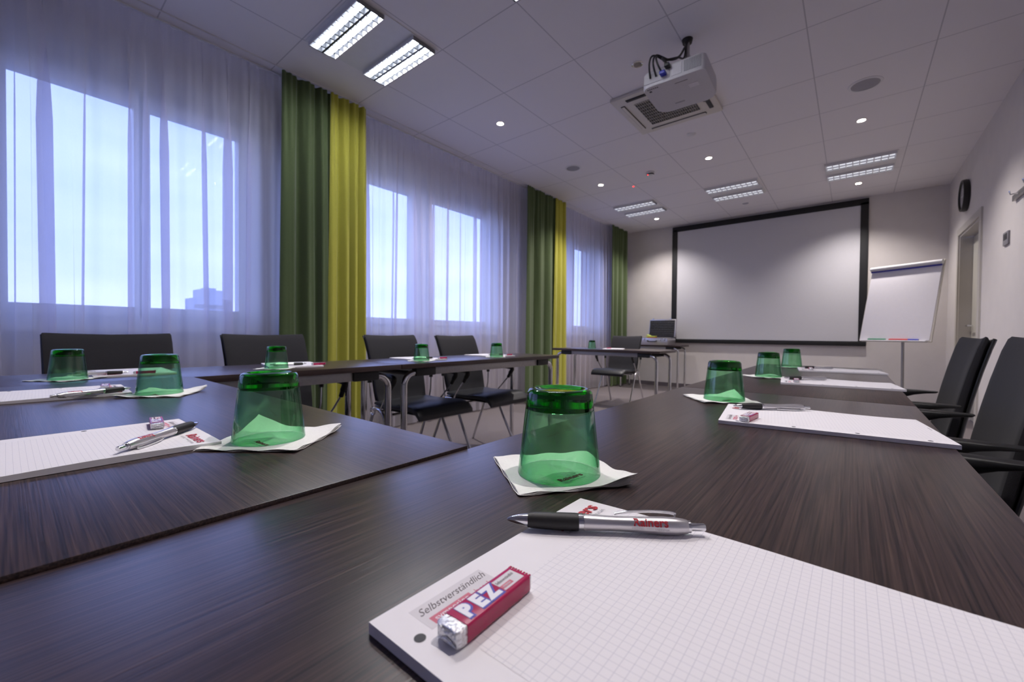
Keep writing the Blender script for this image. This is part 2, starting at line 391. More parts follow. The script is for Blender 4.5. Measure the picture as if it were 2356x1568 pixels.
q = MB(); q.tube([(XR + 0.10, DY1 - 0.09, 1.03), (XR + 0.055, DY1 - 0.09, 1.03), (XR + 0.05, DY1 - 0.10, 1.03), (XR + 0.05, DY1 - 0.21, 1.03)], 0.009); q.build('door_handle', M['chrome'], door)
struct(MB().b2(XL, XR, YF - 0.014, YF, 0, 0.07).build('baseboard_far', M['base'], smooth=False))
struct(MB().b2(XR - 0.014, XR, YB, DY0 - 0.075, 0, 0.07).build('baseboard_right', M['base'], smooth=False))
struct(MB().b2(XL, XL + 0.014, YB, YF, 0, 0.07).build('baseboard_left', M['base'], smooth=False))
# curtain rail
o = MB().b2(-3.335, -3.315, YB + 0.05, YF - 0.1, H - 0.010, H - 0.0005).b2(-3.229, -3.221, YB + 0.05, YF - 0.1, H - 0.008, H - 0.0005).build('curtain_rail', M['white'], smooth=False)
tag(o, 'slim double white curtain rail along the ceiling above the window wall', 'curtain rail')

# ------------------------------------------------------------------ outside
struct(MB().b2(-900, -4.2, -900, 900, -22.5, -22).build('ground', M['ground'], smooth=False), 'distant ground far below the windows')
tb = thing('tower_block', 'hazy grey tower block far outside, seen through the nearest window', 'building', (-202, 52.5, -22))
MB().b2(-6, 4, -6.6, 6.7, 0, 36.0).build('walls', M['concrete'], tb, smooth=False)
MB().b2(-4, 3.5, -4.5, 3.8, 36.0, 39.5).b2(-2, 3, -2.5, 1.5, 39.5, 40.3).build('roof_storey', M['concrete'], tb, smooth=False)
for k in range(9):
    MB().b2(3.98, 4.05, -5.8, 5.8, 8 + k * 3.0, 9.6 + k * 3.0).build('window_band', M['base'], tb, smooth=False)

# ------------------------------------------------------------------ curtains
def curtain(name, label, cat, group, y0, y1, x, amp, pitch, mat_, seed, fold=0.0, zb=0.02, flare=0.0, nz=14, step=0.006, irregular=0.5, topamp=None):
    r = random.Random(seed)
    zt = H - 0.014
    n = int((y1 - y0) / step)
    # irregular fold phase
    ph = [0.0]; speed = 1.0
    knots = [1 + irregular * r.uniform(-1, 1) for _ in range(60)]
    sway = [r.uniform(-1, 1) for _ in range(60)]
    folds = []
    yy = y0 + 0.05
    while fold and yy < y1 - 0.08:
        edge = min(yy - y0, y1 - yy)
        yy += r.uniform(0.035, 0.09) if (r.random() < 0.55 or edge < 0.25) else r.uniform(0.08, 0.22)
        fw_ = r.uniform(0.012, 0.036); folds.append((yy, r.uniform(0.6, 1.15) * fold * fw_ / 0.036, r.uniform(-0.05, 0.05), fw_))
    def samp(a, t):
        t = max(0, min(58.999, t)); i = int(t); f = t - i; f = f * f * (3 - 2 * f); return a[i] * (1 - f) + a[i + 1] * f
    phase = 0.0; phs = []
    for i in range(n + 1):
        t = i / n * (y1 - y0) / (pitch * 2.5)
        phs.append(phase); phase += 2 * PI * step / pitch * samp(knots, t)
    rings = []
    for k in range(nz + 1):
        v = k / nz; z = lerp(zt, zb, v); rg = []
        e_ = min(1, v * 4); am = lerp(topamp if topamp is not None else amp * 0.5, amp, e_)
        for i in range(n + 1):
            s = y0 + i * (y1 - y0) / n; p_ = phs[i]
            top = math.sin(2 * PI * (s - y0) / 0.045) * (1 - e_) * 0.5
            X = x + am * (math.sin(p_) + 0.35 * math.sin(2 * p_ + 1.3) + top) + 0.010 * v * samp(sway, i / n * 14)
            mid = (y0 + y1) / 2
            Y = s + flare * v * (s - mid) / (y1 - y0) + 0.02 * v * samp(sway, 20 + i / n * 10)
            for (fy, fa, ln_, fw) in folds:
                d = (s - fy) / fw
                if abs(d) < 4:
                    Y += fa * e_ * (-d * math.exp(-d * d)) * 1.6 + ln_ * v * math.exp(-d * d * 0.1) * 0.6
                    X += fa * 0.35 * e_ * math.exp(-d * d)
            rg.append(Vector((X, Y, z)))
        rings.append(rg)
    mb = MB(); mb.ring_sweep(rings, closed_ring=False, caps=False)
    o_ = mb.build(name, mat_, angle=180)
    return tag(o_, label, cat, group)
SH = 'sheer white curtains along the windows'
curtain('sheer_curtain', 'white sheer curtain left of the frame edge, beside the front table', 'curtain', SH, -2.5, -0.33, -3.325, 0.016, 0.17, M['sheer'], 3, 0.072, step=0.009)
curtain('sheer_curtain', 'long white sheer curtain over the nearest window, left of the first green drape', 'curtain', SH, -0.3, 1.36, -3.325, 0.016, 0.17, M['sheer'], 11, 0.072, step=0.004)
curtain('sheer_curtain', 'white sheer curtain over the middle window, between the two green and yellow drape pairs', 'curtain', SH, 1.80, 4.60, -3.325, 0.017, 0.16, M['sheer'], 5, 0.072, step=0.004)
curtain('sheer_curtain', 'narrow white sheer curtain over the farthest window', 'curtain', SH, 4.64, 7.30, -3.325, 0.018, 0.14, M['sheer'], 9, 0.072, step=0.004)
DG = 'green drapes'; DYY = 'yellow drapes'
curtain('green_drape', 'tall dark green drape nearest the camera, right of the first sheer', 'drape', DG, 1.28, 1.65, -3.232, 0.034, 0.125, M['greendrape'], 21, 0, 0.015, 0.02, step=0.004, topamp=0.016)
curtain('yellow_drape', 'tall yellow-green drape beside the nearest green drape', 'drape', DYY, 1.64, 1.95, -3.225, 0.032, 0.105, M['yellowdrape'], 25, 0, 0.015, 0.03, step=0.004, topamp=0.016)
curtain('green_drape', 'second dark green drape, between middle window sheer and far yellow drape', 'drape', DG, 4.22, 4.885, -3.232, 0.034, 0.14, M['greendrape'], 31, 0, 0.015, 0.02, step=0.005, topamp=0.016)
curtain('yellow_drape', 'far yellow-green drape beside the second green drape', 'drape', DYY, 4.86, 5.14, -3.225, 0.032, 0.12, M['yellowdrape'], 35, 0, 0.015, 0.10, step=0.005, topamp=0.016)
curtain('green_drape', 'last green drape in the far corner beside the screen wall', 'drape', DG, 6.62, 7.24, -3.225, 0.030, 0.14, M['greendrape'], 41, 0, 0.015, 0.02, step=0.006, topamp=0.016)

# ------------------------------------------------------------------ ceiling fittings
def louvre_fixture(tube, fin):
    root = thing('ceiling_light', 'x', 'ceiling light')
    fr = MB()
    for (x0, x1, y0, y1) in ((-0.305, 0.305, -0.305, -0.286), (-0.305, 0.305, 0.286, 0.305), (-0.305, -0.29, -0.286, 0.286), (0.29, 0.305, -0.286, 0.286), (-0.29, 0.29, -0.105, 0.105)):
        fr.b2(x0, x1, y0, y1, -0.006, 0.0)
    fr.build('frame', M['white'], root, smooth=False)
    for sgn in (-1, 1):
        yc = sgn * 0.196; lv = MB()
        # parabolic side reflectors and centre spine, hung just below the tile plane
        lv.box((0, yc, -0.015), (0.58, 0.014, 0.030))
        for e_ in (-0.089, 0.089): MB().box((0, yc + e_, -0.015), (0.59, 0.004, 0.030)).build('side_rail', M['white'], root, smooth=False)
        for e_ in (-0.292, 0.292): MB().box((e_, yc, -0.015), (0.004, 0.176, 0.030)).build('end_rail', M['white'], root, smooth=False)
        for k in range(11):
            x = -0.29 + 0.58 * k / 10
            lv.box((x, yc, -0.0165), (0.008, 0.176, 0.028))
        lv.build('louvre', fin, root, smooth=False)
        for e_ in (-0.044, 0.044):
            MB().lathe([(0, -0.28), (0.013, -0.28), (0.013, 0.28), (0, 0.28)], 12, (0, yc + e_, -0.014), 'x').build('tube', tube, root)
        MB().b2(-0.29, 0.29, yc - 0.086, yc + 0.086, -0.0025, -0.0005).build('reflector', M['reflector'], root, smooth=False)
    return root
lit = louvre_fixture(M['tube'], M['fin'])
CG = 'recessed louvre ceiling lights'
for i, (x, lab) in enumerate(((-2.50, 'brightly lit twin louvre ceiling light above the nearest window'), (-1.22, 'lit twin louvre ceiling light over the middle of the front table'))):
    place(lit, i == 0, (x, 1.56, H), 0, lab, CG)
dim = louvre_fixture(M['tubeglow'], M['whitefin'])
for i, (x, lab) in enumerate(((-2.50, 'unlit louvre ceiling light nearest the far green drape'), (-1.22, 'unlit louvre ceiling light above the left part of the screen'), (0.03, 'unlit louvre ceiling light above the right end of the screen'))):
    place(dim, i == 0, (x, 6.06, H), 0, lab, CG)

def spot(on, x, y, lab, watt=49):
    r = thing('downlight', lab, 'downlight', (x, y, H), 0, 'round recessed ceiling downlights')
    MB().lathe([(0.040, -0.0005), (0.040, -0.003), (0.034, -0.006), (0.029, -0.004), (0.029, -0.0005)], 28, loop=True).build('trim_ring', M['white'] if on else M['chrome'], r)
    MB().lathe([(0.0, -0.0035), (0.027, -0.0035), (0.027, -0.001), (0.0, -0.001)], 24).build('bulb', M['halogen'] if on else M['chrome'], r)
    if on:
        l_ = bpy.data.lights.new('spot_lamp', 'SPOT'); l_.energy = watt; l_.color = (1.0, 0.93, 0.91); l_.spot_size = math.radians(122); l_.spot_blend = 1.0; l_.shadow_soft_size = 0.025
        lo = bpy.data.objects.new('spot_lamp', l_); COL.objects.link(lo); lo.parent = r; lo.location = (0, 0, -0.02)
spot(True, -2.505, 2.86, 'lit downlight nearest the lit louvre light, above the middle window side')
spot(True, -2.51, 4.82, 'lit downlight between the left ceiling loudspeaker and the far louvre light')
spot(True, -2.51, 6.77, 'lit downlight in the far left ceiling corner by the last drape')
spot(True, -1.225, 4.80, 'lit downlight beyond the air conditioner, right of the smoke detector')
spot(True, 0.03, 4.79, 'lit downlight just beyond the right ceiling loudspeaker')
spot(True, 0.027, 6.72, 'lit downlight above the right corner of the screen')
spot(True, -1.21, 0.90, 'lit downlight over the front table, beyond the top of the frame', 32)
spot(True, 0.03, 0.90, 'lit downlight almost above the foreground notepad, beyond the top of the frame', 32)
spot(False, -1.206, 2.84, 'unlit chrome downlight left of the projector')
spot(False, -1.22, 6.75, 'unlit downlight close to the screen, middle of the ceiling')
for (x, y, r_, lab) in ((-2.51, 4.14, 0.082, 'round grey ceiling loudspeaker on the left, near the middle window'), (0.044, 4.13, 0.095, 'round grey ceiling loudspeaker on the right')):
    r = thing('ceiling_speaker', lab, 'loudspeaker', (x, y, H), 0, 'round ceiling loudspeakers')
    MB().lathe([(r_ - 0.008, -0.0005), (r_ + 0.010, -0.0005), (r_ + 0.008, -0.004), (r_ - 0.008, -0.006)], 40, loop=True).build('rim', M['white'], r)
    MB().lathe([(0, -0.004), (r_ - 0.01, -0.004), (r_ - 0.008, -0.001), (0, -0.001)], 40).build('grille', M['grille'], r)
o = MB().lathe([(0, -0.012), (0.02, -0.012), (0.035, -0.006), (0.042, -0.0005), (0, -0.0005)], 28).build('ceiling_sensor', M['white'], loc=(-1.214, 4.14, H)); tag(o, 'small flat round sensor between the air conditioner and the lit downlight', 'sensor')
r = thing('smoke_detector', 'small white smoke detector with red lamp, left of centre on the ceiling', 'smoke detector', (-1.86, 4.80, H))
MB().lathe([(0, -0.045), (0.025, -0.045), (0.036, -0.036), (0.040, -0.02), (0.048, -0.018), (0.05, -0.0005), (0, -0.0005)], 28).build('housing', M['white'], r)
MB().lathe([(0.0365, -0.034), (0.041, -0.028), (0.041, -0.022), (0.036, -0.022)], 24, loop=True).build('inlet', M['dark'], r)
MB().box((-0.02, -0.03, -0.037), (0.012, 0.006, 0.006), None, 0.001).build('indicator', mat('red_led', (0.5, 0, 0), 0.4, emit=(1, 0.05, 0.05), estr=2), r)
o = MB().lathe([(0, -0.01), (0.008, -0.01), (0.012, -0.0005), (0, -0.0005)], 12).build('indicator_lamp', mat('red_lamp', (0.5, 0, 0), 0.4, emit=(1, 0.05, 0.05), estr=1), loc=(-2.205, 5.12, H)); tag(o, 'tiny red indicator lamp on the ceiling, left of the smoke detector', 'lamp')

# air conditioner cassette
ac = thing('air_conditioner', 'square cream cassette air conditioner set in the ceiling behind the projector', 'air conditioner', (-1.213, 3.47, H))
MB().b2(-0.345, 0.345, -0.345, 0.345, -0.028, -0.0005, 0.008).build('panel', M['cream'], ac)
g = MB()
for k in range(23): g.b2(-0.195 + k * 0.0177, -0.195 + k * 0.0177 + 0.0085, -0.2, 0.2, -0.034, -0.0285)
g.build('intake_slots', M['dark'], ac, smooth=False)
g = MB()
for k in range(9): g.b2(-0.2, 0.2, -0.2 + k * 0.0495, -0.2 + k * 0.0495 + 0.004, -0.0355, -0.028)
g.build('grille', M['cream'], ac, smooth=False)
for k, (cx, cy, lx, ly) in enumerate(((-0.285, 0, 0.032, 0.46), (0.285, 0, 0.032, 0.46), (0, -0.285, 0.46, 0.032), (0, 0.285, 0.46, 0.032))):
    f = MB().b2(cx - lx / 2, cx + lx / 2, cy - ly / 2, cy + ly / 2, -0.0325, -0.0285).build('outlet', M['dark'], ac, smooth=False)
    MB().b2(cx - lx / 2 + 0.004, cx + lx / 2 - 0.004, cy - ly / 2 + 0.004, cy + ly / 2 - 0.004, -0.036, -0.033).build('louvre_flap', M['cream'] if k in (0, 3) else M['dark'], f, smooth=False)

# ------------------------------------------------------------------ projector
pj = thing('projector', 'white ceiling projector with cables hanging on a short pole', 'projector', (-0.875, 2.745, 2.44), math.radians(2))
def rrect(hx, hy, r, n=6):
    pts = []
    for cx, cy, a0 in ((hx - r[0], hy - r[0], 0), (-hx + r[1], hy - r[1], 90), (-hx + r[2], -hy + r[2], 180), (hx - r[3], -hy + r[3], 270)):
        rr = r[(0, 90, 180, 270).index(a0)]
        for k in range(n + 1):
            a = math.radians(a0 + 90 * k / n); pts.append((cx + rr * math.cos(a), cy + rr * math.sin(a)))
    return pts
b = MB(); prof = [(0.985, 0.0), (1.0, 0.006), (1.0, 0.062), (0.99, 0.094), (0.95, 0.10)]
base = rrect(0.187, 0.185, (0.08, 0.08, 0.05, 0.03))
b.ring_sweep([[Vector((x * s, y * s, z)) for x, y in base] for s, z in prof]); b.build('housing', M['projwhite'], pj)
g = MB()
for k in range(11): g.b2(0.070 + k * 0.0088, 0.070 + k * 0.0088 + 0.005, -0.1875, -0.184, 0.020, 0.085)
g.build('rear_vent', M['grille'], pj, smooth=False)
MB().b2(-0.002, 0.055, -0.1875, -0.184, 0.018, 0.085).build('rear_panel', M['patch'], pj, smooth=False)
MB().b2(-0.17, -0.015, -0.1875, -0.184, 0.018, 0.075).build('port_panel', M['greyink'], pj, smooth=False)
g = MB()
for k in range(6): g.b2(-0.16 + k * 0.012, -0.153 + k * 0.012, -0.158, -0.150, -0.0012, 0.003)
g.b2(-0.155, -0.14, -0.135, -0.12, -0.0012, 0.003); g.b2(0.0, 0.075, -0.13, -0.127, -0.0012, 0.003); g.build('screw_slots', M['dark'], pj, smooth=False)
MB().b2(0.065, 0.12, -0.075, -0.03, -0.0012, 0.003).build('rating_label', M['patch'], pj, smooth=False)
MB().b2(-0.06, 0.0, 0.092, 0.104, -0.0012, 0.003).build('brand_plate', M['grille'], pj, smooth=False)
MB().lathe([(0, 0), (0.035, 0), (0.035, 0.04), (0.03, 0.05), (0, 0.05)], 24, (0.10, 0.185, 0.05), 'y').build('lens', M['black'], pj)
MB().lathe([(0, 0.10), (0.015, 0.10), (0.015, 0.355), (0, 0.355)], 16, (0.02, 0.06, 0)).build('pole', M['alu'], pj)
MB().lathe([(0, 0.34), (0.028, 0.34), (0.034, 0.3645), (0, 0.3645)], 24, (0.02, 0.06, 0)).build('ceiling_plate', M['black'], pj)
g = MB(); g.b2(-0.05, 0.09, 0.0, 0.12, 0.1005, 0.108); g.build('bracket', M['alu'], pj)
def bez(P, n=14):
    out_ = []
    P = [Vector(p) for p in P]
    for i in range(len(P) - 1):
        p0 = P[max(i - 1, 0)]; p1 = P[i]; p2 = P[i + 1]; p3 = P[min(i + 2, len(P) - 1)]
        for k in range(n):
            t = k / n; out_.append(0.5 * ((2 * p1) + (p2 - p0) * t + (2 * p0 - 5 * p1 + 4 * p2 - p3) * t * t + (3 * p1 - p0 - 3 * p2 + p3) * t ** 3))
    out_.append(P[-1]); return out_
cab = [[(0.02, 0.035, 0.35), (0.01, 0.03, 0.24), (0.0, -0.08, 0.185), (-0.05, -0.16, 0.150), (-0.105, -0.215, 0.165), (-0.125, -0.225, 0.12), (-0.130, -0.192, 0.045)],
       [(0.03, 0.03, 0.33), (0.0, -0.03, 0.22), (-0.03, -0.13, 0.155), (-0.09, -0.2, 0.17), (-0.10, -0.23, 0.11), (-0.093, -0.192, 0.045)],
       [(0.01, 0.03, 0.30), (0.0, -0.06, 0.20), (-0.05, -0.15, 0.15), (-0.085, -0.21, 0.155), (-0.075, -0.23, 0.10), (-0.055, -0.205, 0.05)],
       [(-0.02, -0.03, 0.14), (-0.06, -0.15, 0.15), (-0.05, -0.21, 0.13), (-0.025, -0.205, 0.085)]]
for p in cab: MB().tube(bez(p), 0.0055, 8).build('cable', M['black'], pj)
MB().box((-0.048, -0.207, 0.042), (0.034, 0.04, 0.018), None, 0.004).build('blue_plug', M['blue'], pj)
MB().box((-0.022, -0.207, 0.078), (0.03, 0.04, 0.018), None, 0.004).build('black_plug', M['black'], pj)

# ------------------------------------------------------------------ screen, flip chart, clock, wall bits
sc = thing('projection_screen', 'large white projection screen in a black frame on the far wall', 'screen', (-1.155, YF - 0.002, 0))
X0, X1, Z0, Z1 = -1.30, 1.30, 0.775, 2.775
MB().b2(X0, X1, -0.035, 0, Z1 - 0.085, Z1, 0.004).b2(X0, X1, -0.05, 0, Z0, Z0 + 0.065, 0.012).b2(X0, X0 + 0.085, -0.035, 0, Z0 + 0.05, Z1 - 0.05, 0.004).b2(X1 - 0.085, X1, -0.035, 0, Z0 + 0.05, Z1 - 0.05, 0.004).build('frame', M['screenframe'], sc)
MB().b2(X0 + 0.07, X1 - 0.07, -0.022, -0.002, Z0 + 0.055, Z1 - 0.08).build('cloth', M['screen'], sc, smooth=False)

fc = thing('flip_chart', 'white flip chart on a round-foot stand in the far right corner', 'flip chart', (0.42, 6.53, 0), math.radians(-30.4))
tilt = Matrix.Rotation(math.radians(-14), 3, 'X')
bd = MB().box((0, 0, 1.30), (0.68, 0.022, 0.93), tilt, 0.006); bd.build('board', M['cream'], fc)
pp = MB().box((0, -0.018, 1.295), (0.655, 0.010, 0.885), tilt, 0.001); pp.build('paper_pad', M['paperwhite'], fc)
def tl(x, y, z):
    v = tilt @ Vector((x, y, z - 1.30)); return (v.x, v.y, v.z + 1.30)
MB().tube([tl(-0.335, -0.032, 1.728), tl(0.335, -0.032, 1.728)], 0.026, 14).build('clamp_bar', M['white'], fc)
MB().tube([tl(-0.33, -0.030, 1.694), tl(0.33, -0.030, 1.694)], 0.008, 8).build('clamp_strip', M['blueink'], fc)
MB().box(tl(0, -0.03, 0.835), (0.62, 0.05, 0.012), tilt, 0.002).build('pen_tray', M['white'], fc)
MB().tube([(0, 0.08, 0.05), (0, 0.06, 1.25)], 0.014, 14).build('column', M['alu'], fc)
MB().lathe([(0, 0.002), (0.25, 0.002), (0.255, 0.012), (0.1, 0.04), (0.025, 0.055), (0, 0.055)], 40, (0, 0.08, 0)).build('foot', M['alu'], fc)
for k, (x, mm, nm) in enumerate(((-0.19, 'green', 'green'), (-0.11, 'green', 'dark green'), (0.02, 'red', 'red'), (0.10, 'red', 'bright red'), (0.19, 'blue', 'blue'))):
    p = fc.matrix_basis @ Vector(tl(x, -0.035, 0.85))
    o = MB().lathe([(0, -0.05), (0.005, -0.05), (0.009, -0.04), (0.009, 0.05), (0, 0.05)], 12, (0, 0, 0), 'x').build('marker_pen', M[mm]); o.location = (0.42 + math.cos(math.radians(-30.4)) * x - math.sin(math.radians(-30.4)) * tl(x, -0.035, 0.852)[1], 6.53 + math.sin(math.radians(-30.4)) * x + math.cos(math.radians(-30.4)) * tl(x, -0.035, 0.852)[1], tl(x, -0.035, 0.852)[2]); o.rotation_euler = (0, 0, math.radians(-30.4))
    tag(o, ['green marker pen at the left end of the flip chart tray', 'green marker pen on the flip chart tray, left of the red ones', 'red marker pen in the middle of the flip chart tray', 'red marker pen on the flip chart tray, next to the blue one', 'blue marker pen at the right of the flip chart tray'][k], 'marker', 'markers on the flip chart tray')

ck = thing('wall_clock', 'round black wall clock high on the right wall, left of the door', 'clock', (XR, 6.37, 2.385))
def lx(mb, prof, n=40): return mb.lathe([(r_, -z) for r_, z in prof], n, (0, 0, 0), 'x')
lx(MB(), [(0, 0.001), (0.16, 0.001), (0.165, 0.02), (0.16, 0.048), (0.145, 0.05), (0.14, 0.03), (0, 0.03)]).build('case', M['black'], ck)
lx(MB(), [(0, 0.0305), (0.138, 0.0305), (0.138, 0.033), (0, 0.033)]).build('dial', M['grille'], ck)
g = MB(); g.box((-0.0345, 0, 0.04), (0.002, 0.007, 0.08)); g.box((-0.0345, 0.03, 0), (0.002, 0.08, 0.006)); g.build('hands', M['white'], ck, smooth=False)
g = thing('wall_switch', 'small grey control panel on the right wall, right of the door', 'switch', (XR, 4.86, 1.655))
MB().b2(-0.012, -0.0005, -0.07, 0.07, -0.045, 0.055, 0.003).build('plate', mat('panel_grey', (0.22, 0.21, 0.23), 0.5, noise=0.03), g)
MB().b2(-0.014, -0.011, -0.045, 0.045, -0.005, 0.04, 0.001).build('display', M['dark'], g)
g = thing('coat_rail', 'slim grey coat rail on the right wall above the chairs', 'coat rail', (XR, 3.9, 1.915))
MB().b2(-0.02, -0.0005, -0.75, 0.77, -0.02, 0.02, 0.003).build('rail', M['alu'], g)
for k in range(5): MB().tube([(-0.02, -0.6 + k * 0.3, 0), (-0.06, -0.6 + k * 0.3, -0.005), (-0.065, -0.6 + k * 0.3, 0.02)], 0.005, 8).build('hook', M['chrome'], g)

# ------------------------------------------------------------------ tables
def table(name, label, Lx, W, loc, rz, group, dz=0.0):
    t = thing(name, label, 'table', (loc[0], loc[1], 0), rz, group)
    z1 = TZ + dz
    MB().b2(-Lx / 2, Lx / 2, -W / 2, W / 2, z1 - 0.024, z1, 0.0012).build('table_top', M['wood'], t, angle=30)
    for s in (-1, 1):
        y_ = s * (W / 2 - 0.045)
        MB().b2(-Lx / 2 + 0.2, Lx / 2 - 0.2, y_ - 0.012, y_ + 0.012, z1 - 0.066, z1 - 0.0245, 0.002).build('apron', M['alu'], t)
        for e_ in (-1, 1):
            xe = e_ * (Lx / 2)
            MB().b2(xe - e_ * 0.235, xe - e_ * 0.105, y_ - 0.022, y_ + 0.022, z1 - 0.068, z1 - 0.0245, 0.008).build('bracket', M['black'], t)
            P = [(xe - e_ * 0.16, y_, z1 - 0.05), (xe - e_ * 0.125, y_, z1 - 0.051)]
            for k in range(9):
                a = k / 8 * PI / 2; P.append((xe - e_ * (0.105 - 0.06 * math.sin(a)), y_, z1 - 0.051 - 0.06 * (1 - math.cos(a))))
            P.append((xe - e_ * 0.045, y_, 0.012))
            MB().tube(P, 0.0165, 14).build('leg', M['chrome'], t)
            MB().lathe([(0, 0.0), (0.018, 0.0), (0.0185, 0.012), (0.017, 0.014), (0, 0.014)], 14, (xe - e_ * 0.045, y_, 0)).build('foot_cap', M['black'], t)
        # cross tube under the top at each end
    for e_ in (-1, 1):
        MB().tube([(e_ * (Lx / 2 - 0.14), -W / 2 + 0.05, z1 - 0.06), (e_ * (Lx / 2 - 0.14), W / 2 - 0.05, z1 - 0.06)], 0.012, 10).build('cross_tube', M['black'], t)
    return t
TG = 'dark wenge tables set in a U'
table('conference_table', 'dark wood table nearest the camera carrying the large notepad in front', 1.40, 0.502, (-0.1385, 0.578), PI / 2, TG)
table('conference_table', 'dark wood table at the far end of the right row', 1.40, 0.502, (-0.1385, 1.982), PI / 2, TG)
table('conference_table', 'dark wood table crossing at the lower left, with a chrome-edged seam to the right table', 1.298, 0.49, (-1.0415, 0.143), 0, TG, 0.003)
table('conference_table', 'dark wood table at the near end of the window row', 1.40, 0.46, (-1.924, 0.52), PI / 2, TG)
table('conference_table', 'dark wood table at the far end of the window row, below the middle window', 1.40, 0.46, (-1.924, 1.924), PI / 2, TG)
table('presenter_table', 'narrow dark table standing alone in front of the far chair', 1.24, 0.48, (-2.055, 4.24), 0, None)
table('side_table', 'dark table against the screen wall carrying the open metal case', 1.06, 0.46, (-2.63, 6.98), 0, None)

# ------------------------------------------------------------------ chairs
def make_chair(flat_arms=False):
    c = thing('conference_chair', 'x', 'chair')
    sp = [(-0.27 if flat_arms else -0.20, 0.452), (-0.12, 0.445), (0.0, 0.446), (0.10, 0.452), (0.17, 0.452), (0.215, 0.438), (0.24, 0.412), (0.246, 0.395)]
    MB().pad(sp, [0.025, 0.034, 0.038, 0.042, 0.046, 0.046, 0.036, 0.012], 0.215).build('seat', M['seatfab'], c)
    MB().pad([(-0.22, 0.43), (-0.1, 0.421), (0.05, 0.424), (0.19, 0.424)], 0.012, 0.20).build('seat_pan', M['black'], c)
    bp = [(-0.262, 0.43), (-0.278, 0.46), (-0.290, 0.52), (-0.304, 0.60), (-0.319, 0.68), (-0.336, 0.76), (-0.356, 0.84), (-0.366, 0.872), (-0.369, 0.878)] if flat_arms else [(-0.195, 0.43), (-0.222, 0.46), (-0.238, 0.52), (-0.255, 0.60), (-0.278, 0.68), (-0.305, 0.76), (-0.34, 0.84), (-0.362, 0.872), (-0.368, 0.878)]
    MB().pad(bp, [0.014, 0.026, 0.034, 0.034, 0.032, 0.030, 0.028, 0.022, 0.008], [0.185, 0.192, 0.196, 0.198, 0.20, 0.201, 0.203, 0.203, 0.20], cz=0.008, curl=0.022).build('backrest', M['fabric'], c)
    bs = [(x - 0.021, z) for x, z in bp[1:-1]]
    MB().pad(bs, 0.012, [0.194, 0.198, 0.20, 0.202, 0.203, 0.204, 0.204], cz=0.008, curl=0.022).build('back_shell', M['black'], c)
    for s in (-1, 1):
        y_ = s * 0.225
        MB().tube([(-0.20 + 0.022 * math.cos(a), y_, 0.402 + 0.022 * math.sin(a)) for a in [k * PI / 8 for k in range(16)]], 0.0065, 8, loop=True).build('joint', M['chrome'], c)
        MB().tube(bez([(-0.185, y_, 0.415), (-0.13, y_, 0.418), (-0.085, y_, 0.385), (-0.035, y_, 0.27), (0.11, y_ + s * 0.01, 0.006)], 6), 0.0105, 10).build('leg', M['chrome'], c)
        MB().tube(bez([(-0.20, y_, 0.385), (-0.225, y_, 0.33), (-0.365, y_ + s * 0.01, 0.006)], 6), 0.0105, 10).build('leg', M['chrome'], c)
        ya = s * 0.245
        if flat_arms:
            pr_ = [(-0.285, 0.650, 0.016), (-0.278, 0.645, 0.020), (-0.245, 0.641, 0.022), (-0.21, 0.633, 0.023), (-0.175, 0.618, 0.023), (-0.14, 0.596, 0.023), (-0.10, 0.585, 0.023), (-0.04, 0.588, 0.023), (0.02, 0.605, 0.022), (0.06, 0.63, 0.020), (0.075, 0.645, 0.012)]
            rg = []
            for x_, zb_, hw_ in pr_:
                zt_ = 0.657 - 0.004 * (x_ / 0.3) ** 2
                rg.append([Vector((x_, ya + hw_ * math.copysign(abs(math.cos(a)) ** 0.5, math.cos(a)), (zt_ + zb_) / 2 + (zt_ - zb_) / 2 * math.copysign(abs(math.sin(a)) ** 0.5, math.sin(a)))) for a in [2 * PI * j / 16 + 0.01 for j in range(16)]])
            arm = MB().ring_sweep(rg).build('armrest', M['black'], c)
            MB().tube([(-0.07, ya, 0.592), (-0.10, ya - s * 0.012, 0.50), (-0.15, ya - s * 0.02, 0.41)], 0.009, 10).build('arm_rod', M['chrome'], arm)
            continue
        arm = MB().tube(bez([(-0.205, ya, 0.585), (-0.205, ya, 0.622), (-0.19, ya, 0.636), (-0.08, ya, 0.641), (0.03, ya, 0.636), (0.052, ya, 0.62), (0.03, ya, 0.585), (0.012, ya, 0.556)], 6), [0.013] * 6 + [0.0165] * 30 + [0.0125] * 7, 10).build('armrest', M['black'], c)
        MB().tube([(-0.205, ya, 0.588), (-0.203, ya - s * 0.005, 0.50), (-0.205, ya - s * 0.02, 0.42)], 0.0055, 8).build('arm_rod', M['chrome'], arm)
        MB().tube([(0.016, ya, 0.562), (-0.06, ya - s * 0.005, 0.48), (-0.12, ya - s * 0.02, 0.41)], 0.0055, 8).build('arm_rod', M['chrome'], arm)
    for x_ in (-0.14, 0.0): MB().tube([(x_, -0.225, 0.407 if x_ < -0.1 else 0.405), (x_, 0.225, 0.407 if x_ < -0.1 else 0.405)], 0.008, 8).build('crossbar', M['chrome'], c)
    return c
ch = make_chair()
chf = make_chair(True)
ROW = 'black conference chairs around the U'
